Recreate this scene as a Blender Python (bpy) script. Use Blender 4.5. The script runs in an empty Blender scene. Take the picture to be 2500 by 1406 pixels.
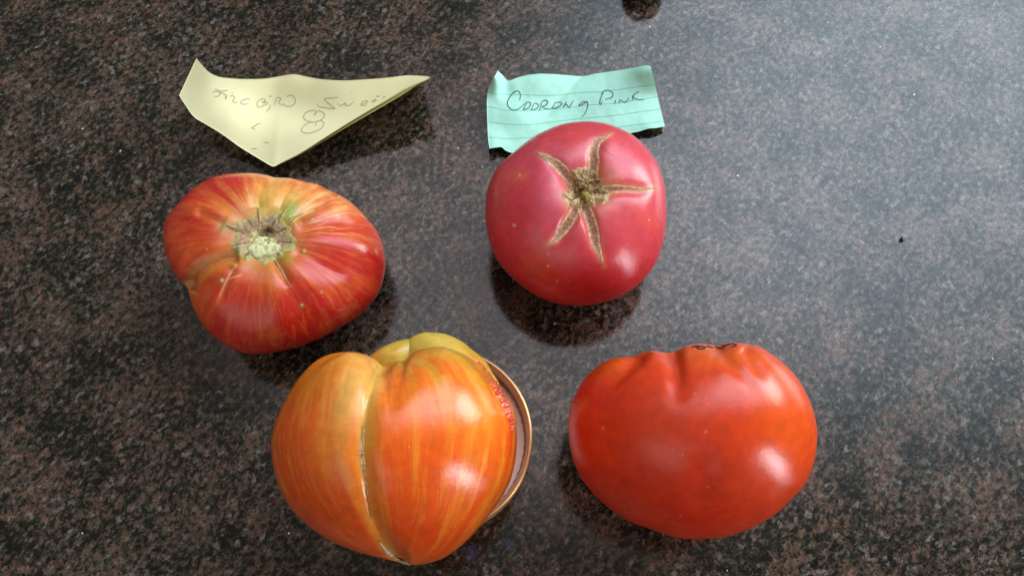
import bpy, math
import numpy as np
from mathutils import Vector, Matrix
from mathutils.bvhtree import BVHTree

scene = bpy.context.scene
COL = scene.collection
rad = math.radians

# ------------------------------------------------------------------ camera
FPX, CX, CY = 1925.0, 1250.0, 703.0          # focal length and centre in photo pixels
ELEV, DIST = rad(68.0), 0.366
CAM = np.array([0.0, -DIST * math.cos(ELEV), DIST * math.sin(ELEV)])
RIGHT = np.array([1.0, 0, 0])
UP = np.array([0.0, math.sin(ELEV), math.cos(ELEV)])
FWD = np.array([0.0, math.cos(ELEV), -math.sin(ELEV)])
cam_d = bpy.data.cameras.new('camera')
cam_d.sensor_fit = 'HORIZONTAL'; cam_d.sensor_width = 36.0
cam_d.lens = 36.0 * FPX / 2500.0
cam_d.clip_start = 0.01; cam_d.clip_end = 50.0
cam = bpy.data.objects.new('camera', cam_d); COL.objects.link(cam)
cam.location = CAM; cam.rotation_euler = (rad(90) - ELEV, 0, 0)
scene.camera = cam

# ------------------------------------------------------------------ world, lamps, exposure
world = bpy.data.worlds.new('World'); scene.world = world; world.use_nodes = True
bg = world.node_tree.nodes['Background']
bg.inputs['Color'].default_value = (1.0, 0.88, 0.74, 1); bg.inputs['Strength'].default_value = 0.19

def area_lamp(name, direction, dist, sx, sy, radiance, color, falloff=None, target=(0, 0, 0.02), roll=0.0):
    """Area lamp at a direction from the counter; falloff = softness of a diffused light that fades to its edges."""
    d = Vector(direction).normalized()
    L = bpy.data.lights.new(name, 'AREA'); L.shape = 'RECTANGLE'; L.size = sx; L.size_y = sy
    L.energy = radiance * math.pi * sx * sy; L.color = color
    o = bpy.data.objects.new(name, L); COL.objects.link(o)
    o.location = Vector(target) + d * dist
    o.rotation_euler = (-d).to_track_quat('-Z', 'Y').to_euler()
    if falloff:
        L.use_nodes = True; nt = L.node_tree; N = nt.nodes; K = nt.links
        em = N['Emission']
        geo = N.new('ShaderNodeNewGeometry')
        sub = N.new('ShaderNodeVectorMath'); sub.operation = 'SUBTRACT'; sub.inputs[1].default_value = (0.5, 0.5, 0)
        ln = N.new('ShaderNodeVectorMath'); ln.operation = 'LENGTH'
        mr = N.new('ShaderNodeMapRange'); mr.interpolation_type = 'SMOOTHERSTEP'
        mr.inputs['From Min'].default_value = falloff[0]; mr.inputs['From Max'].default_value = falloff[1]
        mr.inputs['To Min'].default_value = 1.0; mr.inputs['To Max'].default_value = 0.0
        K.new(geo.outputs['Parametric'], sub.inputs[0]); K.new(sub.outputs[0], ln.inputs[0])
        K.new(ln.outputs['Value'], mr.inputs['Value']); K.new(mr.outputs[0], em.inputs['Strength'])
    return o

def azel(az, el):
    a, e = rad(az), rad(el)
    return (math.sin(a) * math.cos(e), math.cos(a) * math.cos(e), math.sin(e))
area_lamp('upper_window', azel(41, 42), 2.4, 3.7, 3.5, 6.2, (0.70, 0.85, 1.0), (0.0, 0.5))
area_lamp('ceiling_light', azel(7, 68), 2.2, 3.0, 2.1, 1.75, (0.96, 0.92, 1.0), (0.10, 0.5))
area_lamp('low_window', azel(62, 17), 2.2, 1.25, 1.0, 14.0, (1.0, 0.97, 0.94), (0.22, 0.60))
area_lamp('side_window', azel(123, 9), 1.6, 0.26, 0.80, 17.0, (0.93, 0.93, 1.0))
area_lamp('fill_lamp', azel(210, 42), 2.4, 3.6, 2.4, 1.25, (1.0, 0.95, 0.86), (0.0, 0.55))  # broad fill from behind the camera, added to brighten the yellow note

vs = scene.view_settings
vs.view_transform = 'Standard'; vs.look = 'None'; vs.exposure = 0.12; vs.gamma = 1.0
scene.render.engine = 'CYCLES'

# ------------------------------------------------------------------ pixel <-> space
def ray(px, py):
    px = np.asarray(px, float); py = np.asarray(py, float)
    return ((px - CX) / FPX)[..., None] * RIGHT + (-(py - CY) / FPX)[..., None] * UP + FWD
def at(px, py, z):
    d = ray(px, py); t = (np.asarray(z, float) - CAM[2]) / d[..., 2]
    return CAM + d * t[..., None]
def project(P):
    q = P - CAM; dep = q @ FWD
    return CX + FPX * (q @ RIGHT) / dep, CY - FPX * (q @ UP) / dep, dep

def s2l(c):
    c = np.asarray(c, float) / 255.0
    return np.where(c <= 0.04045, c / 12.92, ((c + 0.055) / 1.055) ** 2.4)
def sstep(a, b, x):
    t = np.clip((x - a) / (b - a), 0, 1); return t * t * (3 - 2 * t)
def vnoise(x, y, seed=0):
    x = np.asarray(x, float); y = np.asarray(y, float)
    xi = np.floor(x).astype(np.int64); yi = np.floor(y).astype(np.int64)
    fx = x - xi; fy = y - yi; fx = fx * fx * (3 - 2 * fx); fy = fy * fy * (3 - 2 * fy)
    def h(a, b):
        n = (a * 374761393 + b * 668265263 + seed * 974711) & 0x7fffffff
        n = ((n ^ (n >> 13)) * 1274126177) & 0x7fffffff
        return ((n ^ (n >> 16)) & 0xffff) / 65535.0
    return (h(xi, yi) * (1 - fx) + h(xi + 1, yi) * fx) * (1 - fy) + (h(xi, yi + 1) * (1 - fx) + h(xi + 1, yi + 1) * fx) * fy
def fbm(x, y, seed=0, o=3):
    s = 0; a = 0.5; t = 0
    for i in range(o):
        s = s + a * vnoise(x * 2 ** i, y * 2 ** i, seed + i * 17); t += a; a *= 0.5
    return s / t
def zoompts(pts, x0, y0, k):
    return [(x0 + x / k, y0 + y / k) for x, y in pts]
def catmull(pts, step=2.5, closed=False):
    P = np.array(pts, float)
    if len(P) < 3 and not closed:
        n = max(2, int(np.hypot(*(P[1] - P[0])) / step)); t = np.linspace(0, 1, n)[:, None]
        return P[0] * (1 - t) + P[1] * t
    if closed: Q = np.vstack([P[-1], P, P[0], P[1]])
    else: Q = np.vstack([2 * P[0] - P[1], P, 2 * P[-1] - P[-2]])
    out = []
    for i in range(1, len(Q) - 2):
        a, b, c, d = Q[i - 1], Q[i], Q[i + 1], Q[i + 2]
        n = max(2, int(np.hypot(*(c - b)) / step)); t = np.linspace(0, 1, n, endpoint=False)[:, None]
        out.append(0.5 * ((2 * b) + (c - a) * t + (2 * a - 5 * b + 4 * c - d) * t ** 2 + (3 * b - a - 3 * c + d) * t ** 3))
    if not closed: out.append(Q[-2][None])
    return np.vstack(out)
def polydist(px, py, pts, step=4.0):
    """distance to a polyline and position (0..1) along it"""
    C = catmull(pts, step)
    best = np.full(px.shape, 1e9); bt = np.zeros(px.shape); sg = np.zeros(px.shape)
    for i in range(len(C) - 1):
        a, b = C[i], C[i + 1]; d = b - a; L2 = (d ** 2).sum() + 1e-9
        t = np.clip(((px - a[0]) * d[0] + (py - a[1]) * d[1]) / L2, 0, 1)
        ex = px - a[0] - t * d[0]; ey = py - a[1] - t * d[1]
        q = ex * ex + ey * ey; m = q < best
        best = np.where(m, q, best); bt = np.where(m, (i + t) / (len(C) - 1), bt)
        sg = np.where(m, np.sign(d[0] * ey - d[1] * ex), sg)
    return np.sqrt(best), bt, sg

# ------------------------------------------------------------------ mesh helpers
def mesh_obj(name, verts, faces, mat, parent=None, smooth=True, attrs=None):
    me = bpy.data.meshes.new(name)
    V = np.asarray(verts, np.float32); F = np.asarray(faces, np.int32)
    if F.ndim == 2:
        n, k = F.shape
        me.vertices.add(len(V)); me.vertices.foreach_set('co', V.ravel())
        me.loops.add(n * k); me.loops.foreach_set('vertex_index', F.ravel())
        me.polygons.add(n); me.polygons.foreach_set('loop_start', np.arange(n, dtype=np.int32) * k)
        me.update(calc_edges=True); me.validate()
    me.polygons.foreach_set('use_smooth', np.full(len(me.polygons), smooth, bool))
    for an, (ty, data) in (attrs or {}).items():
        a = me.attributes.new(an, ty, 'POINT')
        d = np.asarray(data, np.float32)
        if ty == 'FLOAT_COLOR':
            if d.shape[1] == 3: d = np.hstack([d, np.ones((len(d), 1), np.float32)])
            a.data.foreach_set('color', d.ravel())
        elif ty == 'FLOAT_VECTOR': a.data.foreach_set('vector', d.ravel())
        else: a.data.foreach_set('value', d.ravel())
    me.materials.append(mat)
    o = bpy.data.objects.new(name, me); COL.objects.link(o)
    if parent is not None:
        o.parent = parent; o.matrix_parent_inverse = parent.matrix_world.inverted()
    return o
def thing(name, loc, label, cat, group=None):
    o = bpy.data.objects.new(name, None); COL.objects.link(o)
    o.empty_display_size = 0.02
    o.location = loc; o.matrix_world = Matrix.Translation(Vector(loc))
    o['label'] = label; o['category'] = cat
    if group: o['group'] = group
    return o
def grid_faces(nu, nv, wrap=False):
    i = np.arange(nu - 1)[:, None]; j = np.arange(nv if wrap else nv - 1)[None, :]
    j2 = (j + 1) % nv
    return np.stack([(i * nv + j + 0 * j2), ((i + 1) * nv + j), ((i + 1) * nv + j2), (i * nv + j2)], -1).reshape(-1, 4)

# ------------------------------------------------------------------ materials
def new_mat(name):
    m = bpy.data.materials.new(name); m.use_nodes = True
    nt = m.node_tree; return m, nt, nt.nodes, nt.links, nt.nodes['Principled BSDF']
def ramp(N, stops, interp='LINEAR'):
    r = N.new('ShaderNodeValToRGB'); r.color_ramp.interpolation = interp
    el = r.color_ramp.elements
    while len(el) < len(stops): el.new(0.5)
    for e, (p, c) in zip(el, stops):
        e.position = p; e.color = (*c, 1) if len(c) == 3 else c
    return r
def math_node(N, op, a=None, b=None):
    m = N.new('ShaderNodeMath'); m.operation = op
    if a is not None: m.inputs[0].default_value = a
    if b is not None: m.inputs[1].default_value = b
    return m
def mixc(N, K, fac, a, b, blend='MIX'):
    m = N.new('ShaderNodeMix'); m.data_type = 'RGBA'; m.blend_type = blend
    for s, v in ((m.inputs[0], fac), (m.inputs[6], a), (m.inputs[7], b)):
        if isinstance(v, bpy.types.NodeSocket): K.new(v, s)
        elif isinstance(v, (int, float)): s.default_value = v
        else: s.default_value = (*v, 1)
    return m.outputs[2]

def granite_material():
    m, nt, N, K, B = new_mat('polished_granite')
    tc = N.new('ShaderNodeTexCoord')
    mp = N.new('ShaderNodeMapping'); mp.vector_type = 'TEXTURE'
    mp.inputs['Rotation'].default_value = (0, 0, rad(48)); mp.inputs['Scale'].default_value = (1.14, 0.96, 1)
    K.new(tc.outputs['Object'], mp.inputs['Vector'])
    wn = N.new('ShaderNodeTexNoise'); wn.inputs['Scale'].default_value = 500; wn.inputs['Detail'].default_value = 4
    K.new(mp.outputs[0], wn.inputs['Vector'])
    ws = N.new('ShaderNodeVectorMath'); ws.operation = 'SUBTRACT'; ws.inputs[1].default_value = (0.5, 0.5, 0.5)
    K.new(wn.outputs['Color'], ws.inputs[0])
    wm = N.new('ShaderNodeVectorMath'); wm.operation = 'SCALE'; wm.inputs['Scale'].default_value = 0.0042
    K.new(ws.outputs[0], wm.inputs[0])
    wa = N.new('ShaderNodeVectorMath'); wa.operation = 'ADD'
    K.new(mp.outputs[0], wa.inputs[0]); K.new(wm.outputs[0], wa.inputs[1])
    def voro(scale, vec=wa.outputs[0]):
        v = N.new('ShaderNodeTexVoronoi'); v.voronoi_dimensions = '3D'; v.inputs['Scale'].default_value = scale
        K.new(vec, v.inputs['Vector']); return v
    def noise(scale, detail=3, vec=mp.outputs[0], rough=0.55):
        n = N.new('ShaderNodeTexNoise'); n.inputs['Scale'].default_value = scale; n.inputs['Detail'].default_value = detail
        n.inputs['Roughness'].default_value = rough; K.new(vec, n.inputs['Vector']); return n
    def sep(c):
        q = N.new('ShaderNodeSeparateColor'); K.new(c, q.inputs[0]); return q
    def madd(a, k, c):
        q = math_node(N, 'MULTIPLY_ADD'); K.new(a, q.inputs[0]); q.inputs[1].default_value = k
        if isinstance(c, bpy.types.NodeSocket): K.new(c, q.inputs[2])
        else: q.inputs[2].default_value = c
        return q.outputs[0]
    def band(a, lo, hi, top=1.0):
        q = N.new('ShaderNodeMapRange'); q.inputs['From Min'].default_value = lo; q.inputs['From Max'].default_value = hi
        q.inputs['To Max'].default_value = top; K.new(a, q.inputs['Value']); return q.outputs[0]
    v1 = voro(440); s1 = sep(v1.outputs['Color'])
    v2 = voro(950); s2 = sep(v2.outputs['Color'])
    nA = noise(360, 6, rough=0.74); big = noise(48, 3); zone = noise(14, 2, tc.outputs['Object'])
    # groundmass: olive grey to brown grey, mottled at the size of the grains
    f = madd(nA.outputs[0], 1.5, madd(big.outputs[0], 0.42, -0.62))
    f = madd(s2.outputs[0], 0.20, f); f = madd(s1.outputs[0], 0.16, f); f = madd(zone.outputs[0], 0.30, madd(f, 1.0, -0.03))
    base = ramp(N, [(0.40, (0.0035, 0.0040, 0.0028)), (0.54, (0.0115, 0.0120, 0.0080)), (0.66, (0.034, 0.030, 0.021)),
                    (0.78, (0.072, 0.060, 0.046)), (0.90, (0.125, 0.106, 0.086)), (1.0, (0.19, 0.17, 0.145))])
    K.new(f, base.inputs[0])
    # feldspar: muted mauve brown patches, a few of them orange
    rf = madd(s1.outputs[1], 0.42, madd(big.outputs[0], 1.10, madd(nA.outputs[0], 0.35, -0.35)))
    rm = band(rf, 0.60, 0.74, 0.70)
    rcol = ramp(N, [(0.0, (0.012, 0.008, 0.005)), (0.45, (0.062, 0.036, 0.025)), (0.75, (0.135, 0.074, 0.050)), (1.0, (0.27, 0.125, 0.065))])
    K.new(madd(s2.outputs[1], 0.55, madd(nA.outputs[0], 1.1, -0.28)), rcol.inputs[0])
    c = mixc(N, K, rm, base.outputs[0], rcol.outputs[0])
    # black hornblende blots
    nD = noise(380, 4, rough=0.6)
    c = mixc(N, K, band(madd(nD.outputs[0], 1.0, madd(s1.outputs[2], 0.10, madd(big.outputs[0], -0.20, 0.06))), 0.545, 0.60, 0.88), c, (0.0055, 0.0065, 0.0045))
    # pale quartz flecks
    v3 = voro(520); s3 = sep(v3.outputs['Color'])
    c = mixc(N, K, band(madd(nA.outputs[0], 0.5, madd(s3.outputs[2], 1.0, -0.25)), 0.95, 1.02, 0.75), c, (0.17, 0.16, 0.15))
    # a few tiny mica glints
    v4 = voro(240, mp.outputs[0]); s4 = sep(v4.outputs['Color'])
    g1 = math_node(N, 'LESS_THAN', None, 0.10); K.new(v4.outputs['Distance'], g1.inputs[0])
    g2 = math_node(N, 'GREATER_THAN', None, 0.988); K.new(s4.outputs[0], g2.inputs[0])
    g3 = math_node(N, 'MULTIPLY'); K.new(g1.outputs[0], g3.inputs[0]); K.new(g2.outputs[0], g3.inputs[1])
    c = mixc(N, K, g3.outputs[0], c, (0.62, 0.62, 0.6))
    # two bluish reflections, painted into the stone colour
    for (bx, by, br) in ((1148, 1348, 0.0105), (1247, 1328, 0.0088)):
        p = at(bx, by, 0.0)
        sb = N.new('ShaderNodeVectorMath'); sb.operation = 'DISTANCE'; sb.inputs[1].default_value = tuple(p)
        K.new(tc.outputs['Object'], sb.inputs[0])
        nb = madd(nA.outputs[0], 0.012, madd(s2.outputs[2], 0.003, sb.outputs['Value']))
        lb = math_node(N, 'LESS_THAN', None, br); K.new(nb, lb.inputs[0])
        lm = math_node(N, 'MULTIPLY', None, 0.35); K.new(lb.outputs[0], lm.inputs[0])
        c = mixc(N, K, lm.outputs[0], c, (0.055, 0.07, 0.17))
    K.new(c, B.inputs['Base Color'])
    B.inputs['IOR'].default_value = 1.48
    # polish differs from grain to grain, so the sheen is mottled too
    rr = N.new('ShaderNodeMapRange'); rr.inputs['To Min'].default_value = 0.05; rr.inputs['To Max'].default_value = 0.11
    K.new(s1.outputs[2], rr.inputs['Value']); K.new(rr.outputs[0], B.inputs['Roughness'])
    sp = N.new('ShaderNodeMapRange'); sp.inputs['From Min'].default_value = 0.35; sp.inputs['From Max'].default_value = 0.95
    sp.inputs['To Min'].default_value = 0.40; sp.inputs['To Max'].default_value = 0.60
    K.new(f, sp.inputs['Value']); K.new(sp.outputs[0], B.inputs['Specular IOR Level'])
    bn = N.new('ShaderNodeBump'); bn.inputs['Strength'].default_value = 0.05; bn.inputs['Distance'].default_value = 0.0004
    K.new(f, bn.inputs['Height']); K.new(bn.outputs[0], B.inputs['Normal'])
    return m

def tomato_material(name, rough=0.24, sss=0.12, stripe_scale=(9.0, 26.0), bump=0.12, wob=0.35):
    m, nt, N, K, B = new_mat(name)
    pig = N.new('ShaderNodeAttribute'); pig.attribute_name = 'pigment'
    stp = N.new('ShaderNodeAttribute'); stp.attribute_name = 'stripe'
    mer = N.new('ShaderNodeAttribute'); mer.attribute_name = 'meridian'
    tc = N.new('ShaderNodeTexCoord')
    def noise(scale, detail, vec, rough=0.6, dist=0.0):
        n = N.new('ShaderNodeTexNoise'); n.inputs['Scale'].default_value = scale; n.inputs['Detail'].default_value = detail
        n.inputs['Roughness'].default_value = rough; n.inputs['Distortion'].default_value = dist
        K.new(vec, n.inputs['Vector']); return n
    n1 = noise(stripe_scale[0], 3, mer.outputs['Vector'], 0.6, wob)
    n2 = noise(stripe_scale[1], 4, mer.outputs['Vector'], 0.7, wob * 1.6)
    r1 = ramp(N, [(0.47, (0, 0, 0)), (0.62, (1, 1, 1))]); K.new(n1.outputs[0], r1.inputs[0])
    r2 = ramp(N, [(0.50, (0, 0, 0)), (0.66, (1, 1, 1))]); K.new(n2.outputs[0], r2.inputs[0])
    ad = math_node(N, 'MULTIPLY_ADD'); K.new(r2.outputs[0], ad.inputs[0]); ad.inputs[1].default_value = 0.55
    hf = math_node(N, 'MULTIPLY', None, 0.6); K.new(r1.outputs[0], hf.inputs[0]); K.new(hf.outputs[0], ad.inputs[2])
    ad.use_clamp = True
    am = math_node(N, 'MULTIPLY'); K.new(ad.outputs[0], am.inputs[0]); K.new(stp.outputs['Alpha'], am.inputs[1])
    c = mixc(N, K, am.outputs[0], pig.outputs['Color'], stp.outputs['Color'])
    # fine mottling of the skin
    n3 = noise(260, 4, tc.outputs['Object'], 0.6)
    r3 = ramp(N, [(0.3, (0.86, 0.86, 0.86)), (0.7, (1.1, 1.1, 1.1))]); K.new(n3.outputs[0], r3.inputs[0])
    c = mixc(N, K, 1.0, c, r3.outputs[0], 'MULTIPLY')
    # tiny pale pores
    v = N.new('ShaderNodeTexVoronoi'); v.inputs['Scale'].default_value = 340; K.new(tc.outputs['Object'], v.inputs['Vector'])
    l1 = math_node(N, 'LESS_THAN', None, 0.11); K.new(v.outputs['Distance'], l1.inputs[0])
    sc = N.new('ShaderNodeSeparateColor'); K.new(v.outputs['Color'], sc.inputs[0])
    l2 = math_node(N, 'GREATER_THAN', None, 0.86); K.new(sc.outputs[0], l2.inputs[0])
    l3 = math_node(N, 'MULTIPLY'); K.new(l1.outputs[0], l3.inputs[0]); K.new(l2.outputs[0], l3.inputs[1])
    l4 = math_node(N, 'MULTIPLY', None, 0.35); K.new(l3.outputs[0], l4.inputs[0])
    c = mixc(N, K, l4.outputs[0], c, (0.62, 0.33, 0.2))
    K.new(c, B.inputs['Base Color'])
    K.new(c, B.inputs['Subsurface Radius']) if False else None
    B.inputs['Subsurface Weight'].default_value = sss
    B.inputs['Subsurface Radius'].default_value = (1.0, 0.25, 0.1)
    B.inputs['Subsurface Scale'].default_value = 0.004
    rr = N.new('ShaderNodeMapRange'); rr.inputs['To Min'].default_value = rough - 0.05; rr.inputs['To Max'].default_value = rough + 0.07
    n4 = noise(70, 3, tc.outputs['Object']); K.new(n4.outputs[0], rr.inputs['Value']); K.new(rr.outputs[0], B.inputs['Roughness'])
    B.inputs['IOR'].default_value = 1.45
    n5 = noise(900, 3, tc.outputs['Object']); n6 = noise(120, 3, tc.outputs['Object'])
    s = math_node(N, 'MULTIPLY_ADD'); K.new(n6.outputs[0], s.inputs[0]); s.inputs[1].default_value = 2.2; K.new(n5.outputs[0], s.inputs[2])
    bn = N.new('ShaderNodeBump'); bn.inputs['Strength'].default_value = bump; bn.inputs['Distance'].default_value = 0.0004
    K.new(s.outputs[0], bn.inputs['Height']); K.new(bn.outputs[0], B.inputs['Normal'])
    return m

def cork_material(name, rough=0.75, sss=0.0, spec=0.3, bump=0.6):
    """colour comes from the part's own pigment attribute, grain from noise"""
    m, nt, N, K, B = new_mat(name)
    pig = N.new('ShaderNodeAttribute'); pig.attribute_name = 'pigment'
    tc = N.new('ShaderNodeTexCoord')
    n = N.new('ShaderNodeTexNoise'); n.inputs['Scale'].default_value = 900; n.inputs['Detail'].default_value = 5; K.new(tc.outputs['Object'], n.inputs['Vector'])
    r = ramp(N, [(0.3, (0.62, 0.60, 0.56)), (0.7, (1.25, 1.25, 1.25))]); K.new(n.outputs[0], r.inputs[0])
    c = mixc(N, K, 1.0, pig.outputs['Color'], r.outputs[0], 'MULTIPLY')
    K.new(c, B.inputs['Base Color']); B.inputs['Roughness'].default_value = rough
    B.inputs['Specular IOR Level'].default_value = spec
    bn = N.new('ShaderNodeBump'); bn.inputs['Strength'].default_value = bump; bn.inputs['Distance'].default_value = 0.0005
    K.new(n.outputs[0], bn.inputs['Height']); K.new(bn.outputs[0], B.inputs['Normal'])
    return m

def paper_material(name, col, transl=0.25):
    m, nt, N, K, B = new_mat(name)
    tc = N.new('ShaderNodeTexCoord')
    n = N.new('ShaderNodeTexNoise'); n.inputs['Scale'].default_value = 120; n.inputs['Detail'].default_value = 5; K.new(tc.outputs['Object'], n.inputs['Vector'])
    r = ramp(N, [(0.3, tuple(0.95 * x for x in col)), (0.7, col)]); K.new(n.outputs[0], r.inputs[0])
    K.new(r.outputs[0], B.inputs['Base Color']); B.inputs['Roughness'].default_value = 0.8
    B.inputs['Specular IOR Level'].default_value = 0.2
    n2 = N.new('ShaderNodeTexNoise'); n2.inputs['Scale'].default_value = 1500; n2.inputs['Detail'].default_value = 3; K.new(tc.outputs['Object'], n2.inputs['Vector'])
    bn = N.new('ShaderNodeBump'); bn.inputs['Strength'].default_value = 0.12; bn.inputs['Distance'].default_value = 0.0002
    K.new(n2.outputs[0], bn.inputs['Height']); K.new(bn.outputs[0], B.inputs['Normal'])
    tr = N.new('ShaderNodeBsdfTranslucent'); K.new(r.outputs[0], tr.inputs['Color'])
    mx = N.new('ShaderNodeMixShader'); mx.inputs[0].default_value = transl
    K.new(B.outputs[0], mx.inputs[1]); K.new(tr.outputs[0], mx.inputs[2])
    K.new(mx.outputs[0], N['Material Output'].inputs['Surface'])
    return m

def plain_material(name, col, rough=0.6, metallic=0.0, var=0.12, scale=300, spec=0.4):
    m, nt, N, K, B = new_mat(name)
    tc = N.new('ShaderNodeTexCoord')
    n = N.new('ShaderNodeTexNoise'); n.inputs['Scale'].default_value = scale; n.inputs['Detail'].default_value = 4; K.new(tc.outputs['Object'], n.inputs['Vector'])
    r = ramp(N, [(0.3, tuple(x * (1 - var) for x in col)), (0.7, tuple(min(1, x * (1 + var)) for x in col))]); K.new(n.outputs[0], r.inputs[0])
    K.new(r.outputs[0], B.inputs['Base Color']); B.inputs['Roughness'].default_value = rough
    B.inputs['Metallic'].default_value = metallic; B.inputs['Specular IOR Level'].default_value = spec
    return m

# ------------------------------------------------------------------ counter
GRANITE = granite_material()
def countertop():
    x0, x1, y0, y1, h = -1.1, 1.1, -0.75, 0.75, 0.03
    v = [(x0, y0, 0), (x1, y0, 0), (x1, y1, 0), (x0, y1, 0), (x0, y0, -h), (x1, y0, -h), (x1, y1, -h), (x0, y1, -h)]
    f = [(0, 1, 2, 3), (7, 6, 5, 4), (0, 4, 5, 1), (1, 5, 6, 2), (2, 6, 7, 3), (3, 7, 4, 0)]
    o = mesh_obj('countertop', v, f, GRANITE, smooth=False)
    o['kind'] = 'structure'
    o['label'] = 'polished speckled granite countertop in black, grey and rust'
    return o
countertop()

# ------------------------------------------------------------------ tomato builder
class Fruit: pass
def outline_radius(poly, c, phis):
    P = catmull(poly, 3.0, closed=True) - np.array(c)
    ang = np.arctan2(P[:, 1], P[:, 0]); r = np.hypot(P[:, 0], P[:, 1])
    o = np.argsort(ang); ang, r = ang[o], r[o]
    ang = np.concatenate([ang - 2 * np.pi, ang, ang + 2 * np.pi]); r = np.concatenate([r, r, r])
    return np.interp(phis, ang, r)

def build_fruit(poly, center, axis, flat, hollow=(0.0, 0.3), lobes=None, clearance=None, nt=280, nl=560, creases=(), spin=0.0, bottom=1.0):
    """solid of revolution about its stem axis, lobed, then eased sideways so that its outline is that of the real fruit"""
    cx, cy = center
    phis = np.linspace(-np.pi, np.pi, 721)
    tr = outline_radius(poly, center, phis)
    t = np.linspace(0.0, np.pi, nt)[:, None]; l = np.linspace(0, 2 * np.pi, nl, endpoint=False)[None, :]
    rho = np.sin(t) + 0 * l
    z = flat * np.cos(t) * np.where(np.cos(t) < 0, bottom, 1.0) + 0 * l
    z = z - hollow[0] * np.exp(-(rho / hollow[1]) ** 2) * (np.cos(t) > 0)
    if lobes is not None:
        k = lobes(t, l); rho = rho * k; z = z * (0.6 + 0.4 * k)
    X = np.stack([rho * np.cos(l + spin), rho * np.sin(l + spin), z], -1).reshape(-1, 3)
    w = -ray(cx, cy); w = w / np.linalg.norm(w)
    u = np.cross(UP, w); u /= np.linalg.norm(u); v = np.cross(w, u)
    aw = axis[2] if len(axis) > 2 else math.sqrt(max(0, 1 - axis[0] ** 2 - axis[1] ** 2))
    a = axis[0] * u + axis[1] * v + aw * w; a = a / np.linalg.norm(a)
    e1 = np.cross(UP, a); e1 /= np.linalg.norm(e1); e2 = np.cross(a, e1)
    D = X @ np.stack([e1, e2, a])                     # unit shape in world directions
    zc = 0.03
    for it in range(7):
        d0 = ray(cx, cy); tt = (zc - CAM[2]) / d0[2]; C = CAM + d0 * tt
        scale = tr.mean() * tt / FPX
        P = C + D * scale
        for k in range(3):
            x, y, dep = project(P)
            ph = np.arctan2(y - cy, x - cx); r = np.hypot(x - cx, y - cy)
            b = ((ph + np.pi) / (2 * np.pi) * 720).astype(int) % 720
            mx = np.zeros(720); np.maximum.at(mx, b, r)
            mx = np.where(mx < 1, mx[mx > 1].mean(), mx)
            mm = np.concatenate([mx[-3:], mx, mx[:3]]); mx = np.max(np.stack([mm[i:i + 720] for i in ((0, 1, 2, 3, 4, 5, 6) if k == 0 else (1, 2, 3, 4, 5))]), 0)
            s = tr[:720] / mx
            q = np.concatenate([s[-2:], s, s[:2]]); s = (q[:-4] + q[1:-3] + q[2:-2] + q[3:-1] + q[4:]) / 5
            ss = np.interp((ph + np.pi) / (2 * np.pi) * 720, np.arange(-1, 722), np.concatenate([s[-1:], s, s[:2]]))
            rn = np.clip(r / np.interp(ph, phis, tr), 0, 1)
            kk = np.exp(-(np.arange(-60, 61) / 26.0) ** 2); kk /= kk.sum()
            s2 = np.convolve(np.concatenate([s[-60:], s, s[:60]]), kk, 'valid')
            s2 = np.interp((ph + np.pi) / (2 * np.pi) * 720, np.arange(-1, 722), np.concatenate([s2[-1:], s2, s2[:2]]))
            sm = s.mean(); f = sm + (s2 - sm) * sstep(0.05, 0.9, rn) + (ss - s2) * sstep(0.62, 1.0, rn)
            nx, ny = cx + (x - cx) * f, cy + (y - cy) * f
            P = CAM + ray(nx, ny) * dep[:, None]
        low = P[:, 2]
        need = clearance(P) if clearance else 0.0005 * 0 - low.min()
        if abs(need) < 1e-5: break
        zc += need * 0.9
    F = Fruit(); F.P = P; F.nt, F.nl = nt, nl; F.center = center; F.tr = tr; F.C = C
    F.axis = a; F.t = np.broadcast_to(t, (nt, nl)).ravel(); F.l = np.broadcast_to(l, (nt, nl)).ravel()
    F.faces = grid_faces(nt, nl, wrap=True)
    recompute(F)
    for c in creases:                                 # (polyline, depth m, width px, [fade ends])
        pts, depth, width = c[:3]
        prof = c[3] if len(c) > 3 else (0.15, 0.25)
        d, tt, sg = polydist(F.px, F.py, pts)
        fade = sstep(0, prof[0], tt + 1e-6) * (1 - sstep(1 - prof[1], 1.0, tt)) if prof[0] > 0 else (1 - sstep(1 - prof[1], 1.0, tt))
        ex = c[4] if len(c) > 4 else 1.6
        g = np.exp(-np.abs(d / width) ** ex) * fade * sstep(-0.05, 0.15, F.facing)
        if len(c) > 5: g = g * sstep(-5.0, 5.0, d * sg * c[5])
        F.P = F.P - F.N * (g * depth)[:, None]
        recompute(F)
    F.P[:, 2] = np.maximum(F.P[:, 2], 0.0002) if not clearance else F.P[:, 2]
    return F
def recompute(F):
    G = F.P.reshape(F.nt, F.nl, 3)
    du = np.gradient(G, axis=0); dv = (np.roll(G, -1, 1) - np.roll(G, 1, 1)) * 0.5
    n = np.cross(du, dv).reshape(-1, 3); L = np.linalg.norm(n, axis=1); bad = L < 1e-14
    n = n / np.where(bad, 1, L)[:, None]
    out = F.P - F.P.mean(0)
    n[bad] = out[bad] / np.linalg.norm(out[bad], axis=1)[:, None]
    if (n * out).sum() < 0: n = -n
    F.N = n
    F.px, F.py, F.dep = project(F.P)
    v = CAM - F.P; v /= np.linalg.norm(v, axis=1)[:, None]
    F.facing = (v * n).sum(1)
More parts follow.
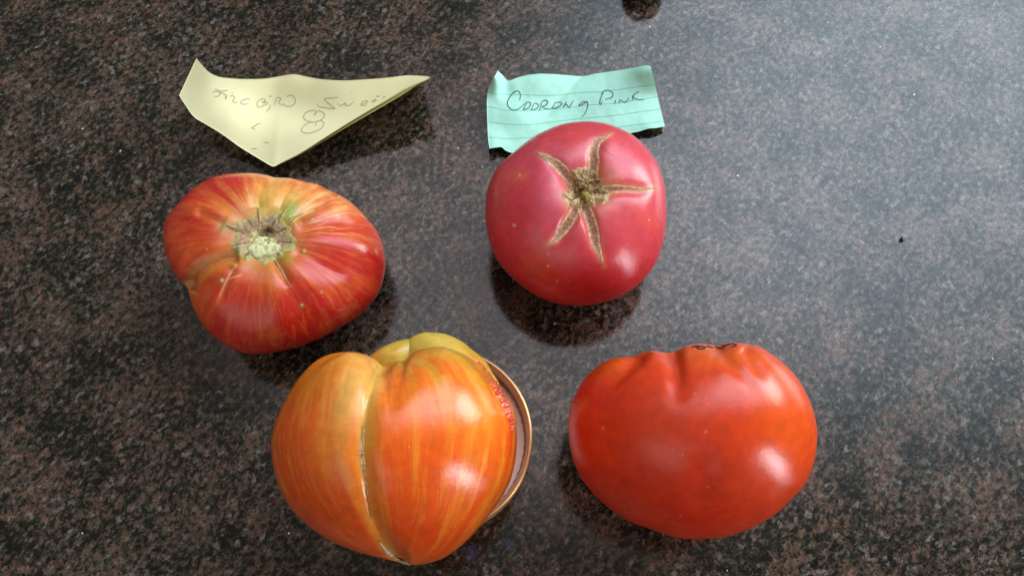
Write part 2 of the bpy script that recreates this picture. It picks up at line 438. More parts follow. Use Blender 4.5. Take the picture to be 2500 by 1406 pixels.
def paint(col, px, py, blobs):
    """colour zones: (x, y, rx, ry, rotation deg, colour, weight)"""
    for (x, y, rx, ry, rot, c, wgt) in blobs:
        a = rad(rot); dx, dy = px - x, py - y
        ux = dx * math.cos(a) + dy * math.sin(a); uy = -dx * math.sin(a) + dy * math.cos(a)
        g = np.exp(-((ux / rx) ** 2 + (uy / ry) ** 2)) * wgt
        col = col * (1 - g[:, None]) + s2l(c) * g[:, None]
    return col
def bvh_of(F):
    return BVHTree.FromPolygons(F.P.tolist(), F.faces.tolist())
def hit(bvh, x, y):
    d = Vector(ray(x, y)).normalized()
    loc, nor, idx, dist = bvh.ray_cast(Vector(CAM), d)
    if loc is None: return None
    if nor.dot(d) > 0: nor = -nor
    return np.array(loc), np.array(nor)

def ribbon(bvh, pts, width, offset, nacross=2, wfun=None, step=2.5, hfun=None, cfun=None, seed=0, jag=0.0):
    """a strip laid on a surface along a line; returns verts, quads, colours"""
    C = catmull(pts, step); n = len(C)
    T = np.gradient(C, axis=0); T /= (np.linalg.norm(T, axis=1)[:, None] + 1e-9); Nn = np.stack([-T[:, 1], T[:, 0]], 1)
    rows = []; V = []; cols = []
    for i in range(n):
        t = i / (n - 1); w = width * (wfun(t) if wfun else 1.0)
        row = []
        for j in range(nacross):
            a = (j / (nacross - 1) - 0.5) * 2
            off = a * w * 0.5
            if jag: off *= 1 + jag * (float(vnoise(i * 0.13, 3.1 + (a > 0) * 9, seed)) - 0.5) * 2
            q = C[i] + Nn[i] * off
            h = hit(bvh, q[0], q[1])
            if h is None: row.append(None); continue
            o = offset if hfun is None else hfun(t, a, i)
            row.append(len(V)); V.append(h[0] + h[1] * o)
            cols.append(cfun(t, a, i) if cfun else (1, 1, 1))
        rows.append(row)
    F = []
    for i in range(n - 1):
        for j in range(nacross - 1):
            q = (rows[i][j], rows[i + 1][j], rows[i + 1][j + 1], rows[i][j + 1])
            if None not in q: F.append(q)
    return V, F, cols
def strokes(name, bvh, lines, width, offset, mat, parent, step=2.5):
    V, F = [], []
    for ln in lines:
        wd = width
        v, f, _ = ribbon(bvh, ln, wd, offset, 2, lambda t: 0.55 + 0.45 * math.sin(math.pi * min(1, max(0, t * 0.9 + 0.05))), step)
        b = len(V); V += v; F += [tuple(b + k for k in q) for q in f]
    return mesh_obj(name, V, F, mat, parent)
def patch(bvh, center, radfun, offset, nr=14, na=60, hfun=None, cfun=None):
    """a rough disc laid on a surface, radfun(angle) in photo pixels"""
    V = []; cols = []; idx = {}
    for i in range(nr + 1):
        r = i / nr
        for j in range(na):
            a = 2 * math.pi * j / na
            R = radfun(a) * r; x = center[0] + R * math.cos(a); y = center[1] + R * math.sin(a)
            h = hit(bvh, x, y)
            if h is None: continue
            o = (hfun(r, a, x, y) if hfun else offset)
            idx[i, j] = len(V); V.append(h[0] + h[1] * o); cols.append(cfun(r, a, x, y) if cfun else (1, 1, 1))
    F = []
    for i in range(nr):
        for j in range(na):
            k = [(i, j), (i + 1, j), (i + 1, (j + 1) % na), (i, (j + 1) % na)]
            if all(q in idx for q in k): F.append(tuple(idx[q] for q in k))
    return V, F, cols
def merid(F, k=0.2, off=0.0):
    return np.stack([np.cos(F.l) , np.sin(F.l), F.t * k + off], 1)

def finish_fruit(F, root, mat, col, stripe_col, stripe_amt, k=0.2, off=0.0):
    st = np.hstack([stripe_col, stripe_amt[:, None]])
    o = mesh_obj('skin', F.P, F.faces[:, ::-1], mat, root,
                 attrs={'pigment': ('FLOAT_COLOR', col), 'stripe': ('FLOAT_COLOR', st), 'meridian': ('FLOAT_VECTOR', merid(F, k, off))})
    return o
def base_point(F):
    i = F.P[:, 2].argmin(); p = F.P[F.P[:, 2] < F.P[i, 2] + 0.002].mean(0)
    return (float(p[0]), float(p[1]), float(F.P[i, 2]))

CORK = cork_material('dry_cork', 0.8)
TAN = [tuple(s2l(c)) for c in ((196, 164, 132), (158, 122, 92), (122, 84, 62), (92, 62, 44), (214, 190, 160))]
def mixt(a, b, t): return tuple(np.array(a) * (1 - t) + np.array(b) * t)

# ---------------------------------------------------------- tomato 1: striped, upper left
z1 = lambda p: zoompts(p, 380, 400, 2.93)
T1_OUT = z1([(560,65),(700,65),(800,80),(860,97),(950,100),(1050,120),(1130,135),(1220,175),(1330,225),(1420,290),(1500,370),(1570,450),(1615,540),(1640,640),(1645,740),(1625,850),(1590,940),(1540,1010),(1460,1085),(1350,1160),(1200,1240),(1050,1300),(900,1340),(780,1362),(680,1362),(600,1345),(520,1310),(450,1265),(400,1225),(340,1160),(290,1080),(255,1000),(236,935),(226,898),(190,865),(150,825),(100,740),(65,640),(50,560),(50,470),(70,400),(105,340),(150,290),(220,215),(300,150),(390,100),(470,75)])
def lobes1(t, l):
    near = np.exp(-((t - 0.6) / 0.55) ** 2)
    return 1 + near * (0.030 * np.cos(9 * l + 0.6) + 0.022 * np.cos(5 * l - 1.0) + 0.012 * np.cos(14 * l))
F1 = build_fruit(T1_OUT, (668, 642), (-0.13, 0.46), 0.58, (0.15, 0.30), lobes1, creases=[
    (z1([(600, 640), (500, 652), (400, 690), (320, 740), (255, 810), (215, 900)]), 0.0042, 15, (0.05, 0.02)),
    (z1([(745, 330), (738, 220), (790, 110)]), 0.0016, 16),
    (z1([(880, 340), (930, 210), (1010, 125)]), 0.0016, 16),
    (z1([(960, 390), (1100, 310), (1260, 230)]), 0.0014, 16),
    (z1([(990, 430), (1200, 400), (1430, 400)]), 0.0014, 20),
    (z1([(830, 660), (900, 760), (965, 890)]), 0.0016, 10),
    (z1([(960, 600), (1150, 700), (1400, 820)]), 0.0012, 20),
    (z1([(560, 720), (500, 850), (450, 1000)]), 0.0012, 14),
    (z1([(500, 440), (380, 380), (260, 330)]), 0.0012, 18)])
def tomato1():
    F = F1
    root = thing('tomato', base_point(F), 'lumpy red tomato with orange streaks and a deep corky crease, below the yellow note', 'tomato', 'heirloom tomatoes on the counter')
    px, py = F.px, F.py
    col = np.tile(s2l((184, 36, 34)), (len(px), 1))
    Y, O, R, G = (226, 176, 92), (212, 106, 40), (172, 24, 22), (128, 146, 40)
    col = paint(col, px, py, [
        (640, 600, 330, 130, 0, (196, 44, 44), 0.5),
        (760, 470, 120, 50, 15, (216, 118, 66), 0.85), (640, 470, 40, 60, 20, (214, 150, 70), 0.8), (700, 490, 60, 40, 0, Y, 0.7),
        (850, 500, 80, 50, 35, (214, 112, 62), 0.75), (880, 590, 60, 90, 10, (204, 66, 44), 0.5),
        (560, 440, 55, 40, -20, (184, 40, 40), 0.8), (470, 500, 70, 60, 0, R, 0.6), (500, 600, 80, 30, 5, R, 0.6),
        (555, 520, 50, 14, 40, (216, 140, 66), 0.6), (500, 530, 60, 10, 25, (206, 100, 46), 0.5),
        (445, 590, 50, 22, 0, (196, 84, 34), 0.6), (540, 650, 60, 30, -30, (200, 92, 36), 0.7), (500, 700, 40, 60, 10, (194, 74, 28), 0.6),
        (600, 780, 60, 80, -15, (178, 40, 20), 0.5), (470, 750, 30, 70, -20, (196, 88, 32), 0.6),
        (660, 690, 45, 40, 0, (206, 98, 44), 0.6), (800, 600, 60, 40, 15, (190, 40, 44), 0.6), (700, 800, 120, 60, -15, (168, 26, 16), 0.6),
        (905, 640, 30, 70, -10, (168, 22, 28), 0.6), (850, 760, 80, 40, -35, (172, 32, 18), 0.6),
        (650, 590, 84, 70, 0, (206, 150, 76), 0.6), (640, 590, 74, 66, 0, (170, 172, 84), 0.6),
        (706, 520, 20, 24, 30, (104, 138, 26), 1.0), (712, 512, 26, 30, 20, (120, 146, 40), 0.6), (690, 520, 22, 20, 0, (140, 150, 50), 0.7),
        (700, 630, 20, 14, 30, (128, 130, 40), 0.7), (548, 555, 18, 18, 0, (178, 176, 110), 0.7), (640, 505, 16, 26, 10, (160, 170, 70), 0.6)])
    # corky crease
    d, tt, sg = polydist(px, py, z1([(540, 648), (430, 675), (330, 735), (262, 805), (215, 895)]))
    g = np.exp(-(d / 11) ** 2) * (F.facing > -0.1)
    tex = 0.55 + 0.45 * fbm(px * 0.25, py * 0.25, 5)
    cc = np.outer(tex, s2l((206, 176, 122)))
    col = col * (1 - 0.85 * g[:, None]) + cc * 0.85 * g[:, None]
    g2 = np.exp(-((d - 20) / 10) ** 2) * (sg < 0) * 0.6
    col = col * (1 - g2[:, None]) + s2l((176, 120, 46)) * g2[:, None]
    # pale pores and scratches
    for (x, y, r) in z1dots:
        dd = np.hypot(px - x, py - y)
        g = np.exp(-(dd / (r * 1.9)) ** 2)[:, None] * 0.7; col = col * (1 - g) + s2l((140, 110, 36)) * g
        g = (1 - sstep(r * 0.5, r * 1.1, dd))[:, None] * 0.8; col = col * (1 - g) + s2l((206, 170, 128)) * g
        F.P += F.N * (0.00035 * (1 - sstep(0, r * 1.3, dd)))[:, None]
    for ln, w, c in ((z1([(580, 720), (545, 770), (510, 830), (460, 940)]), 2.6, (226, 150, 120)), (z1([(605, 798), (560, 810), (510, 828)]), 2.2, (226, 150, 120)),
                     (z1([(1130, 330), (1040, 370), (975, 415)]), 2.6, (214, 196, 120))):
        d, tt, sg = polydist(px, py, ln); g = np.exp(-(d / w) ** 2)[:, None] * 0.85
        col = col * (1 - g) + s2l(c) * g
    st = np.tile(s2l((216, 122, 44)), (len(px), 1))
    st = paint(st, px, py, [(780, 500, 130, 90, 15, (236, 200, 130), 0.9), (620, 480, 60, 80, 0, (232, 196, 100), 0.8), (900, 650, 60, 80, 0, (214, 104, 30), 0.7)])
    dist = np.hypot(px - 645, py - 590)
    amt = 0.75 * sstep(40, 110, dist) * (1 - 0.55 * sstep(200, 290, np.hypot(px - 668, (py - 600))))
    amt = amt * (0.7 + 0.5 * np.exp(-(((px - 800) / 150) ** 2 + ((py - 560) / 120) ** 2)))
    finish_fruit(F, root, tomato_material('striped_red_skin', 0.20, 0.12, (5.0, 14.0), 0.12, 0.5), col, st, np.clip(amt, 0, 1), 0.16)
    b = bvh_of(F)
    # stem scar: corky plates round a pale core
    def rf(a):
        base = 66 + 10 * math.cos(2 * a) - 4 * math.sin(a)
        return base + 5 * math.sin(5 * a + 1.0) + 4 * math.sin(9 * a) + 3 * math.sin(17 * a + 2)
    plates = [(-2.9, -2.25), (-2.15, -1.75), (-1.68, -1.15), (-1.05, -0.55), (-0.45, 0.05), (0.1, 0.6), (2.45, 2.85), (2.95, 3.3)]
    def cf(r, a, x, y):
        n = float(fbm(np.array(x * 0.12), np.array(y * 0.12), 3)); n2 = float(fbm(np.array(x * 0.4), np.array(y * 0.4), 9))
        up = y < 596
        brown = mixt(s2l((180, 156, 124)), s2l((138, 112, 82)), n)
        green = mixt(s2l((196, 190, 138)), s2l((166, 156, 104)), n)
        c = brown if (up and r > 0.42) else (mixt(brown, green, 0.55) if r > 0.45 else green)
        gap = min(abs(((a - g + math.pi) % (2 * math.pi)) - math.pi) for g in (-2.75, -2.2, -1.63, -1.0, -0.45, 0.1, 0.75, 2.4, 2.95))
        if gap < 0.035 and r > 0.5: c = s2l((112, 88, 62))
        if r > 0.86: c = mixt(c, s2l((170, 170, 96)), 0.6)
        return tuple(np.array(c) * (0.75 + 0.5 * n2))
    def hf(r, a, x, y):
        n = float(fbm(np.array(x * 0.18), np.array(y * 0.18), 7))
        return 0.0003 + 0.0007 * (n - 0.45) * (1 - r ** 4) - 0.0008 * max(0, r - 0.9) * 10 * 0.3
    V, Fc, c = patch(b, (642, 586), rf, 0.0003, 26, 130, hf, cf)
    sc = mesh_obj('stem_scar', V, Fc, CORK, root, attrs={'pigment': ('FLOAT_COLOR', np.array(c))})
    def rc(a): return 40 + 6 * math.cos(2 * a) + 3 * math.sin(3 * a + 1) + 2 * math.sin(7 * a)
    def cfc(r, a, x, y):
        n = float(fbm(np.array(x * 0.15), np.array(y * 0.15), 21))
        c = mixt(s2l((212, 210, 164)), s2l((178, 180, 126)), sstep(0.3, 0.7, n))
        if r > 0.8: c = mixt(c, s2l((132, 122, 72)), (r - 0.8) * 4)
        return c
    V, Fc, c = patch(b, (645, 600), lambda a: rc(a) * (0.72 if math.sin(a) < 0 else 0.9), 0.0012, 12, 60,
                     lambda r, a, x, y: 0.0003 + 0.0008 * (1 - r ** 3) + 0.0003 * float(fbm(np.array(x * 0.1), np.array(y * 0.1), 2)), cfc)
    mesh_obj('scar_core', V, Fc, cork_material('pale_scar_flesh', 0.55, 0, 0.3, 0.12), sc, attrs={'pigment': ('FLOAT_COLOR', np.array(c))})
    V, Fc, c = patch(b, (656, 566), lambda a: 15 + 5 * math.cos(2 * a) + 3 * math.sin(3 * a), 0.001, 6, 30, lambda r, a, x, y: 0.0010 + 0.0004 * r,
                     lambda r, a, x, y: tuple(mixt(s2l((38, 26, 16)), s2l((140, 110, 70)), min(1, r ** 2 * (0.5 + float(fbm(np.array(x * .3), np.array(y * .3), 4)))))))
    mesh_obj('scar_hollow', V, Fc, CORK, sc, attrs={'pigment': ('FLOAT_COLOR', np.array(c))})
    # dry cracks leaving the scar like points of a star
    cracks = [z1([(640, 500), (580, 470), (505, 440)]), z1([(742, 450), (738, 380), (735, 318)]), z1([(880, 440), (905, 360), (945, 305)]),
              z1([(850, 690), (900, 770), (940, 840), (968, 890)]), z1([(960, 430), (1010, 380), (1060, 355)])]
    for k, ln in enumerate(cracks):
        V, Fc, c = ribbon(b, ln, (15, 10, 11, 8, 6)[k], 0.0005, 7, lambda t: max(0.08, math.sin(math.pi * (0.25 + 0.75 * t))) ** 0.8, 2.0,
                          lambda t, a, i: 0.0005 - 0.0006 * a * a, lambda t, a, i: tuple(mixt(s2l((134, 108, 74)), s2l((206, 192, 140)), min(1, abs(a) ** 2))), k, 0.35)
        if Fc: mesh_obj('scar_crack', V, Fc, CORK, root, attrs={'pigment': ('FLOAT_COLOR', np.array(c))})
z1dots = [(x, y, r) for (x, y), r in zip(z1([(472, 835), (1062, 626), (1118, 398), (1045, 1012), (1310, 235), (365, 615), (780, 1045), (1185, 920)]), (6, 5, 3.5, 4, 3.5, 2, 1.6, 2.6))]
tomato1()

# ---------------------------------------------------------- tomato 2: pink, star cracked
z2 = lambda p: zoompts(p, 1150, 270, 2.267)
T2_OUT = z2([(600,60),(680,60),(760,75),(840,105),(900,140),(960,195),(1010,255),(1045,320),(1065,380),(1078,450),(1082,540),(1080,620),(1070,700),(1050,780),(1020,850),(960,930),(890,990),(800,1040),(720,1065),(640,1080),(560,1078),(470,1068),(380,1035),(300,985),(220,920),(160,850),(120,780),(95,700),(80,600),(80,520),(90,440),(115,370),(150,310),(200,260),(260,210),(330,155),(400,115),(500,75)])
ARMS = [z2([(600, 430), (545, 375), (490, 312), (430, 268), (362, 234)]), z2([(660, 385), (680, 305), (680, 225), (705, 172), (782, 128)]),
        z2([(715, 440), (850, 428), (930, 436), (1030, 428)]), z2([(640, 535), (672, 640), (690, 730), (714, 800), (734, 860)]), z2([(580, 545), (530, 630), (475, 702), (416, 750)])]
def lobes2(t, l):
    near = np.exp(-((t - 0.5) / 0.5) ** 2)
    return 1 + near * 0.018 * np.cos(5 * l + 0.8) + 0.006 * np.cos(3 * l)
F2 = build_fruit(T2_OUT, (1406, 521), (0.10, 0.45), 0.74, (0.11, 0.24), lobes2, creases=[(a, 0.0024, 13, (0, 0.7), 2.0) for a in ARMS] + [(a, 0.0012, 34, (0, 0.4), 2.0) for a in ARMS])
def tomato2():
    F = F2
    root = thing('tomato', base_point(F), 'smooth pinkish red tomato with brown star shaped cracks, overlapping the green note', 'tomato', 'heirloom tomatoes on the counter')
    px, py = F.px, F.py
    col = np.tile(s2l((190, 52, 56)), (len(px), 1))
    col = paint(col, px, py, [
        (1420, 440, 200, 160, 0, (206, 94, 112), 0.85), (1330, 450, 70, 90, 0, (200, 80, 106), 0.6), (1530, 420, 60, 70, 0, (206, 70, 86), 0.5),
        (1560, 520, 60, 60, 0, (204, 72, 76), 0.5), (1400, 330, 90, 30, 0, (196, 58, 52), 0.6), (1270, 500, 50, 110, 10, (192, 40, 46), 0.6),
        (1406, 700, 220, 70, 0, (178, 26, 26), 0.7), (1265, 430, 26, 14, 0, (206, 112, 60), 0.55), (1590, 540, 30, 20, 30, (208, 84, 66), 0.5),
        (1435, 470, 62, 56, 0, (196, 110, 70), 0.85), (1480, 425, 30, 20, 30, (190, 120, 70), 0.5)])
    for a in ARMS:
        d, tt, sg = polydist(px, py, a)
        w = 17 * (1 - 0.6 * tt)
        g = (np.exp(-(d / w) ** 2) * 0.8 * (1 - sstep(0.9, 1.0, tt) * 0.5))[:, None]
        col = col * (1 - g) + s2l((206, 140, 96)) * g
    for (x, y), r in zip(z2([(240, 635), (428, 795), (426, 860), (476, 945), (985, 605), (840, 375), (120, 710), (270, 360)]), (5, 3, 3.5, 2.2, 3, 2, 2, 4)):
        dd = np.hypot(px - x, py - y); g = (1 - sstep(r * 0.5, r * 1.2, dd))[:, None] * 0.8
        col = col * (1 - g) + s2l((226, 160, 130)) * g
    st = np.tile(s2l((204, 66, 70)), (len(px), 1))
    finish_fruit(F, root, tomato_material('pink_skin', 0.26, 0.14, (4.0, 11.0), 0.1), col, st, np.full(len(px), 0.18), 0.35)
    b = bvh_of(F)
    widths = (28, 29, 24, 28, 28)
    profs = [lambda t: max(0.06, math.sin(math.pi * (0.18 + 0.82 * t)) ** 0.75), lambda t: max(0.07, (0.75 + 0.35 * math.sin(3.2 * t)) * (1 - t ** 3)),
             lambda t: max(0.06, (1 - t ** 1.6) * (0.8 + 0.2 * math.sin(9 * t))), lambda t: max(0.06, (0.85 + 0.25 * math.sin(4 * t)) * (1 - t ** 3)), lambda t: max(0.06, math.sin(math.pi * (0.3 + 0.7 * t)) ** 0.7)]
    for k, ln in enumerate(ARMS):
        def cf(t, a, i, k=k):
            n = float(fbm(np.array(i * 0.22), np.array(a * 2.5 + k * 7), 31 + k)); n2 = float(vnoise(np.array(i * 0.7), np.array(a * 5.0), 77 + k))
            core = mixt(s2l((182, 136, 110)), s2l((140, 92, 70)), n)
            core = mixt(core, s2l((190, 152, 124)), sstep(0.35, 0.95, t) * 0.85)
            c = mixt(core, s2l((222, 184, 150)), sstep(0.35, 0.9, abs(a)) * 0.9)
            return tuple(np.array(c) * (0.7 + 0.55 * n2))
        def hf(t, a, i, k=k):
            n = float(vnoise(np.array(i * 0.45), np.array(a * 4.0), 55 + k))
            return 0.0002 - 0.0009 * (1 - abs(a) ** 1.5) * (1 - t) * 0.9 * 0 + 0.0004 * (n - 0.3) * (1 - a * a) - 0.0003 * abs(a) ** 4
        V, Fc, c = ribbon(b, ln, widths[k], 0.0004, 11, profs[k], 1.6, hf, cf, k * 3, 0.14)
        mesh_obj('scar_crack', V, Fc, CORK, root, attrs={'pigment': ('FLOAT_COLOR', np.array(c))})
    def rf(a): return 54 + 8 * math.sin(3 * a + 0.5) + 5 * math.sin(5 * a) + 4 * math.sin(11 * a + 1) + 3 * math.sin(19 * a)
    def cf(r, a, x, y):
        n = float(fbm(np.array(x * 0.11), np.array(y * 0.11), 13)); n2 = float(fbm(np.array(x * 0.35), np.array(y * 0.35), 5))
        c = mixt(s2l((192, 164, 122)), s2l((134, 98, 66)), sstep(0.38, 0.68, n))
        c = mixt(c, s2l((186, 160, 100)), (1 - r) * 0.5)
        if n2 < 0.33: c = s2l((62, 38, 24))
        if r > 0.85: c = mixt(c, s2l((206, 168, 126)), 0.6)
        return tuple(np.array(c) * (0.7 + 0.55 * n2))
    V, Fc, c = patch(b, (1430, 464), rf, 0.0006, 22, 110, lambda r, a, x, y: 0.0006 + 0.0018 * (float(fbm(np.array(x * .14), np.array(y * .14), 19)) - .5) * (1 - r ** 3) - 0.0008 * r ** 6, cf)
    sc = mesh_obj('stem_scar', V, Fc, CORK, root, attrs={'pigment': ('FLOAT_COLOR', np.array(c))})
    V, Fc, c = patch(b, (1431, 484), lambda a: 12.5 + 2 * math.sin(2 * a) + math.sin(5 * a), 0.001, 8, 30, lambda r, a, x, y: 0.0012 + 0.0016 * math.sqrt(max(0, 1 - r * r)),
                     lambda r, a, x, y: tuple(mixt(s2l((170, 160, 70)), s2l((134, 112, 56)), min(1, r + 0.3 * float(fbm(np.array(x * .3), np.array(y * .3), 8))))))
    mesh_obj('stem_stub', V, Fc, CORK, sc, attrs={'pigment': ('FLOAT_COLOR', np.array(c))})
tomato2()

# ---------------------------------------------------------- jar lid under tomato 3
LID_R, LID_H = 0.0382, 0.0135
LID_C = at(1297 - 223, 1064, LID_H)
def jar_lid():
    root = thing('jar_lid', (float(LID_C[0]), float(LID_C[1]), 0.0), 'upturned jar lid with gold screw band and white inside, under the orange striped tomato', 'jar lid')
    def lathe(name, prof, mat, parent, n=128, attr=None):
        V = []
        for (r, z) in prof:
            for j in range(n):
                a = 2 * math.pi * j / n; V.append((LID_C[0] + r * math.cos(a), LID_C[1] + r * math.sin(a), z))
        F = grid_faces(len(prof), n, wrap=True)
        return mesh_obj(name, V, F, mat, parent)
    gold = plain_material('brass_coloured_band', (0.70, 0.40, 0.19), 0.38, 0.6, 0.10, 200)
    R, H = LID_R, LID_H
    prof = [(R - 0.0034, 0.0012), (R - 0.0026, 0.0009), (R - 0.0008, 0.0004), (R - 0.0001, 0.0014), (R - 0.0006, 0.0026), (R - 0.0006, 0.0052), (R - 0.0002, 0.0062), (R - 0.0006, 0.0072), (R - 0.0006, 0.0098), (R - 0.0002, 0.0106),
            (R, H - 0.0014), (R + 0.0002, H - 0.0006), (R - 0.0003, H), (R - 0.0010, H + 0.0001), (R - 0.0015, H - 0.0006), (R - 0.0014, H - 0.0016), (R - 0.0018, 0.0098), (R - 0.0024, 0.0086), (R - 0.0018, 0.0074), (R - 0.0024, 0.0056), (R - 0.0018, 0.0030), (R - 0.0026, 0.0020), (R - 0.0034, 0.0012)]
    lathe('screw_band', prof, gold, root)
    white = plain_material('white_lid_enamel', (0.80, 0.70, 0.65), 0.35, 0.0, 0.04, 200)
    disc = lathe('lid_disc', [(R - 0.0022, 0.0026), (R - 0.0036, 0.0032), (R - 0.0056, 0.0027), (R - 0.0080, 0.0022), (0.02, 0.0022), (0.0005, 0.0022)], white, root)
    seal = plain_material('sealing_compound', (0.42, 0.25, 0.17), 0.5, 0.0, 0.2, 500)
    V = []; n = 160
    prof = [(R - 0.0021, 0.0028), (R - 0.0024, 0.0036), (R - 0.0029, 0.0037), (R - 0.0032, 0.0033)]
    for k, (r, z) in enumerate(prof):
        for j in range(n):
            a = 2 * math.pi * j / n; rr = r - (0.00022 * math.sin(a * 60) if k >= 2 else 0)
            V.append((LID_C[0] + rr * math.cos(a), LID_C[1] + rr * math.sin(a), z))
    mesh_obj('seal_ring', V, grid_faces(4, n, wrap=True), seal, disc)
jar_lid()

# ---------------------------------------------------------- tomato 3: orange, on the lid
z3 = lambda p: zoompts(p, 630, 780, 2.267)
T3_OUT = z3([(1300,318),(1350,385),(1400,455),(1425,520),(1435,620),(1430,740),(1415,830),(1390,910),(1350,985),(1310,1040),(1250,1120),(1170,1210),(1090,1280),(1020,1320),(950,1345),(880,1358),(820,1355),(760,1340),(700,1325),(600,1300),(520,1275),(430,1240),(340,1190),(260,1130),(190,1060),(140,980),(105,900),(80,800),(70,700),(75,640),(95,560),(130,480),(180,390),(240,305),(310,235),(380,195),(450,178),(520,175),(570,182),(620,198),(660,222),(692,250),(725,236),(760,228),(800,214),(850,174),(920,151),(1000,144),(1090,164),(1180,212),(1250,262)])
CLEFT = z3([(690, 235), (650, 320), (615, 420), (590, 540), (580, 650), (580, 760), (600, 900), (620, 1050), (655, 1160), (700, 1250), (770, 1325), (850, 1356)])
def lobes3(t, l):
    near = np.exp(-((t - 0.55) / 0.5) ** 2)
    return 1 + near * (0.035 * np.cos(6 * l + 0.3) + 0.02 * np.cos(4 * l + 1.7))
def clear3(P):
    d = np.hypot(P[:, 0] - LID_C[0], P[:, 1] - LID_C[1])
    req = np.where(d < LID_R - 0.005, 0.0026, np.where(d < LID_R + 0.0008, LID_H - 0.0040, 0.0003))
    return (req - P[:, 2]).max()
F3 = build_fruit(T3_OUT, (960, 1095), (-0.05, 0.97, -0.12), 0.90, (0.05, 0.25), lobes3, clear3, creases=[
    (CLEFT, 0.0020, 26, (0.0, 0.05), 1.8), (CLEFT, 0.0008, 7, (0.0, 0.05)),
    (z3([(900, 190), (980, 330), (1010, 520)]), 0.0006, 22), (z3([(560, 200), (440, 380), (330, 600)]), 0.0006, 26),
    (z3([(1180, 190), (1290, 340), (1370, 560)]), 0.0012, 13)])
def tomato3():
    F = F3
    root = thing('tomato', base_point(F), 'orange and yellow streaked tomato with long front cleft, resting on the jar lid', 'tomato', 'heirloom tomatoes on the counter')
    px, py = F.px, F.py
    col = np.tile(s2l((214, 84, 22)), (len(px), 1))
    YG, Y, O, R = (190, 170, 62), (226, 160, 52), (218, 104, 24), (196, 44, 14)
    col = paint(col, px, py, [
        (960, 940, 260, 120, 0, (222, 112, 34), 0.7),
        (980, 885, 70, 20, -20, (198, 160, 62), 0.85), (1080, 858, 80, 20, 8, (200, 160, 60), 0.85), (860, 868, 60, 14, 8, (214, 164, 60), 0.7), (915, 920, 22, 40, 10, (226, 188, 110), 0.6), (1150, 900, 26, 40, -35, (206, 140, 52), 0.7),  # includes a pale highlight beside the cleft top, painted into the skin colour
        (850, 960, 36, 120, 14, (234, 184, 100), 0.75), (905, 950, 22, 60, 14, (214, 174, 90), 0.7), (905, 1050, 20, 80, 0, (208, 150, 52), 0.75),
        (780, 900, 90, 40, -35, (226, 138, 36), 0.8), (720, 1100, 34, 120, 0, (206, 70, 22), 0.6), (800, 1090, 60, 80, 0, (222, 120, 36), 0.6),
        (1010, 960, 80, 110, 0, (220, 108, 30), 0.7), (1170, 1000, 60, 90, -10, (226, 132, 32), 0.7), (1000, 1180, 120, 110, 0, (212, 76, 18), 0.7),
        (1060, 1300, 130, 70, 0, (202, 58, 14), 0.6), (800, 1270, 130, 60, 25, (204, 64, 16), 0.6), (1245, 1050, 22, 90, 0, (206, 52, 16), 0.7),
        (1100, 1190, 40, 90, 15, (212, 96, 40), 0.4)])
    d, tt, sg = polydist(px, py, CLEFT)
    g = (np.exp(-(d / 16) ** 2) * 0.7 * (1 - 0.6 * tt))[:, None]; col = col * (1 - g) + s2l((214, 172, 76)) * g
    st = np.tile(s2l((226, 146, 44)), (len(px), 1))
    st = paint(st, px, py, [(1060, 870, 130, 70, 10, (170, 168, 60), 0.9), (860, 950, 90, 120, 10, (236, 188, 92), 0.8)])
    amt = 0.64 * np.ones(len(px)) * (1 - 0.35 * sstep(1230, 1360, py))
    finish_fruit(F, root, tomato_material('orange_streaked_skin', 0.19, 0.12, (4.0, 10.0), 0.12, 0.8), col, st, amt, 0.11, 3.0)
    b = bvh_of(F)
    # the far shoulders, greener, that rise behind the stem hollow
    lobe_mat = tomato_material('yellow_green_shoulder', 0.20, 0.12, (3.0, 9.0))
    for poly, cen, zz, fl, tints in (
            ([(600,225),(640,182),(700,145),(780,115),(850,108),(905,160),(880,260),(760,310),(650,290)], (760, 205), 0.037, 0.75, [(905, 860, 26, 22, 0, (206, 112, 34), 0.6)]),
            ([(796,250),(802,180),(835,108),(905,72),(960,70),(1040,80),(1120,115),(1180,160),(1250,215),(1300,288),(1338,365),(1300,430),(1150,400),(950,360),(840,320)], (1040, 230), 0.036, 0.62, [(1170, 890, 30, 50, -40, (204, 128, 44), 0.8), (1060, 822, 60, 10, 8, (206, 178, 88), 0.5), (1100, 850, 40, 10, 20, (214, 178, 96), 0.5)])):
        cc = z3([cen])[0]
        Lb = build_fruit(z3(poly), cc, (0.0, 0.35), fl, (0.0, 0.3), None, lambda P, zz=zz: zz - P[:, 2].mean(), 90, 180)
        lc = paint(np.tile(s2l((194, 166, 68)), (len(Lb.px), 1)), Lb.px, Lb.py, tints)
        ls = np.hstack([np.tile(s2l((206, 150, 56)), (len(Lb.px), 1)), np.full((len(Lb.px), 1), 0.4)])
        mesh_obj('shoulder_lobe', Lb.P, Lb.faces[:, ::-1], lobe_mat, root, attrs={'pigment': ('FLOAT_COLOR', lc), 'stripe': ('FLOAT_COLOR', ls), 'meridian': ('FLOAT_VECTOR', np.stack([Lb.px * 0.006, Lb.px * 0.002, Lb.py * 0.0012], 1))})
    # dry scar in the cleft
    seam = z3([(582, 590), (576, 680), (578, 760), (590, 860), (602, 940), (612, 1010), (626, 1100)])
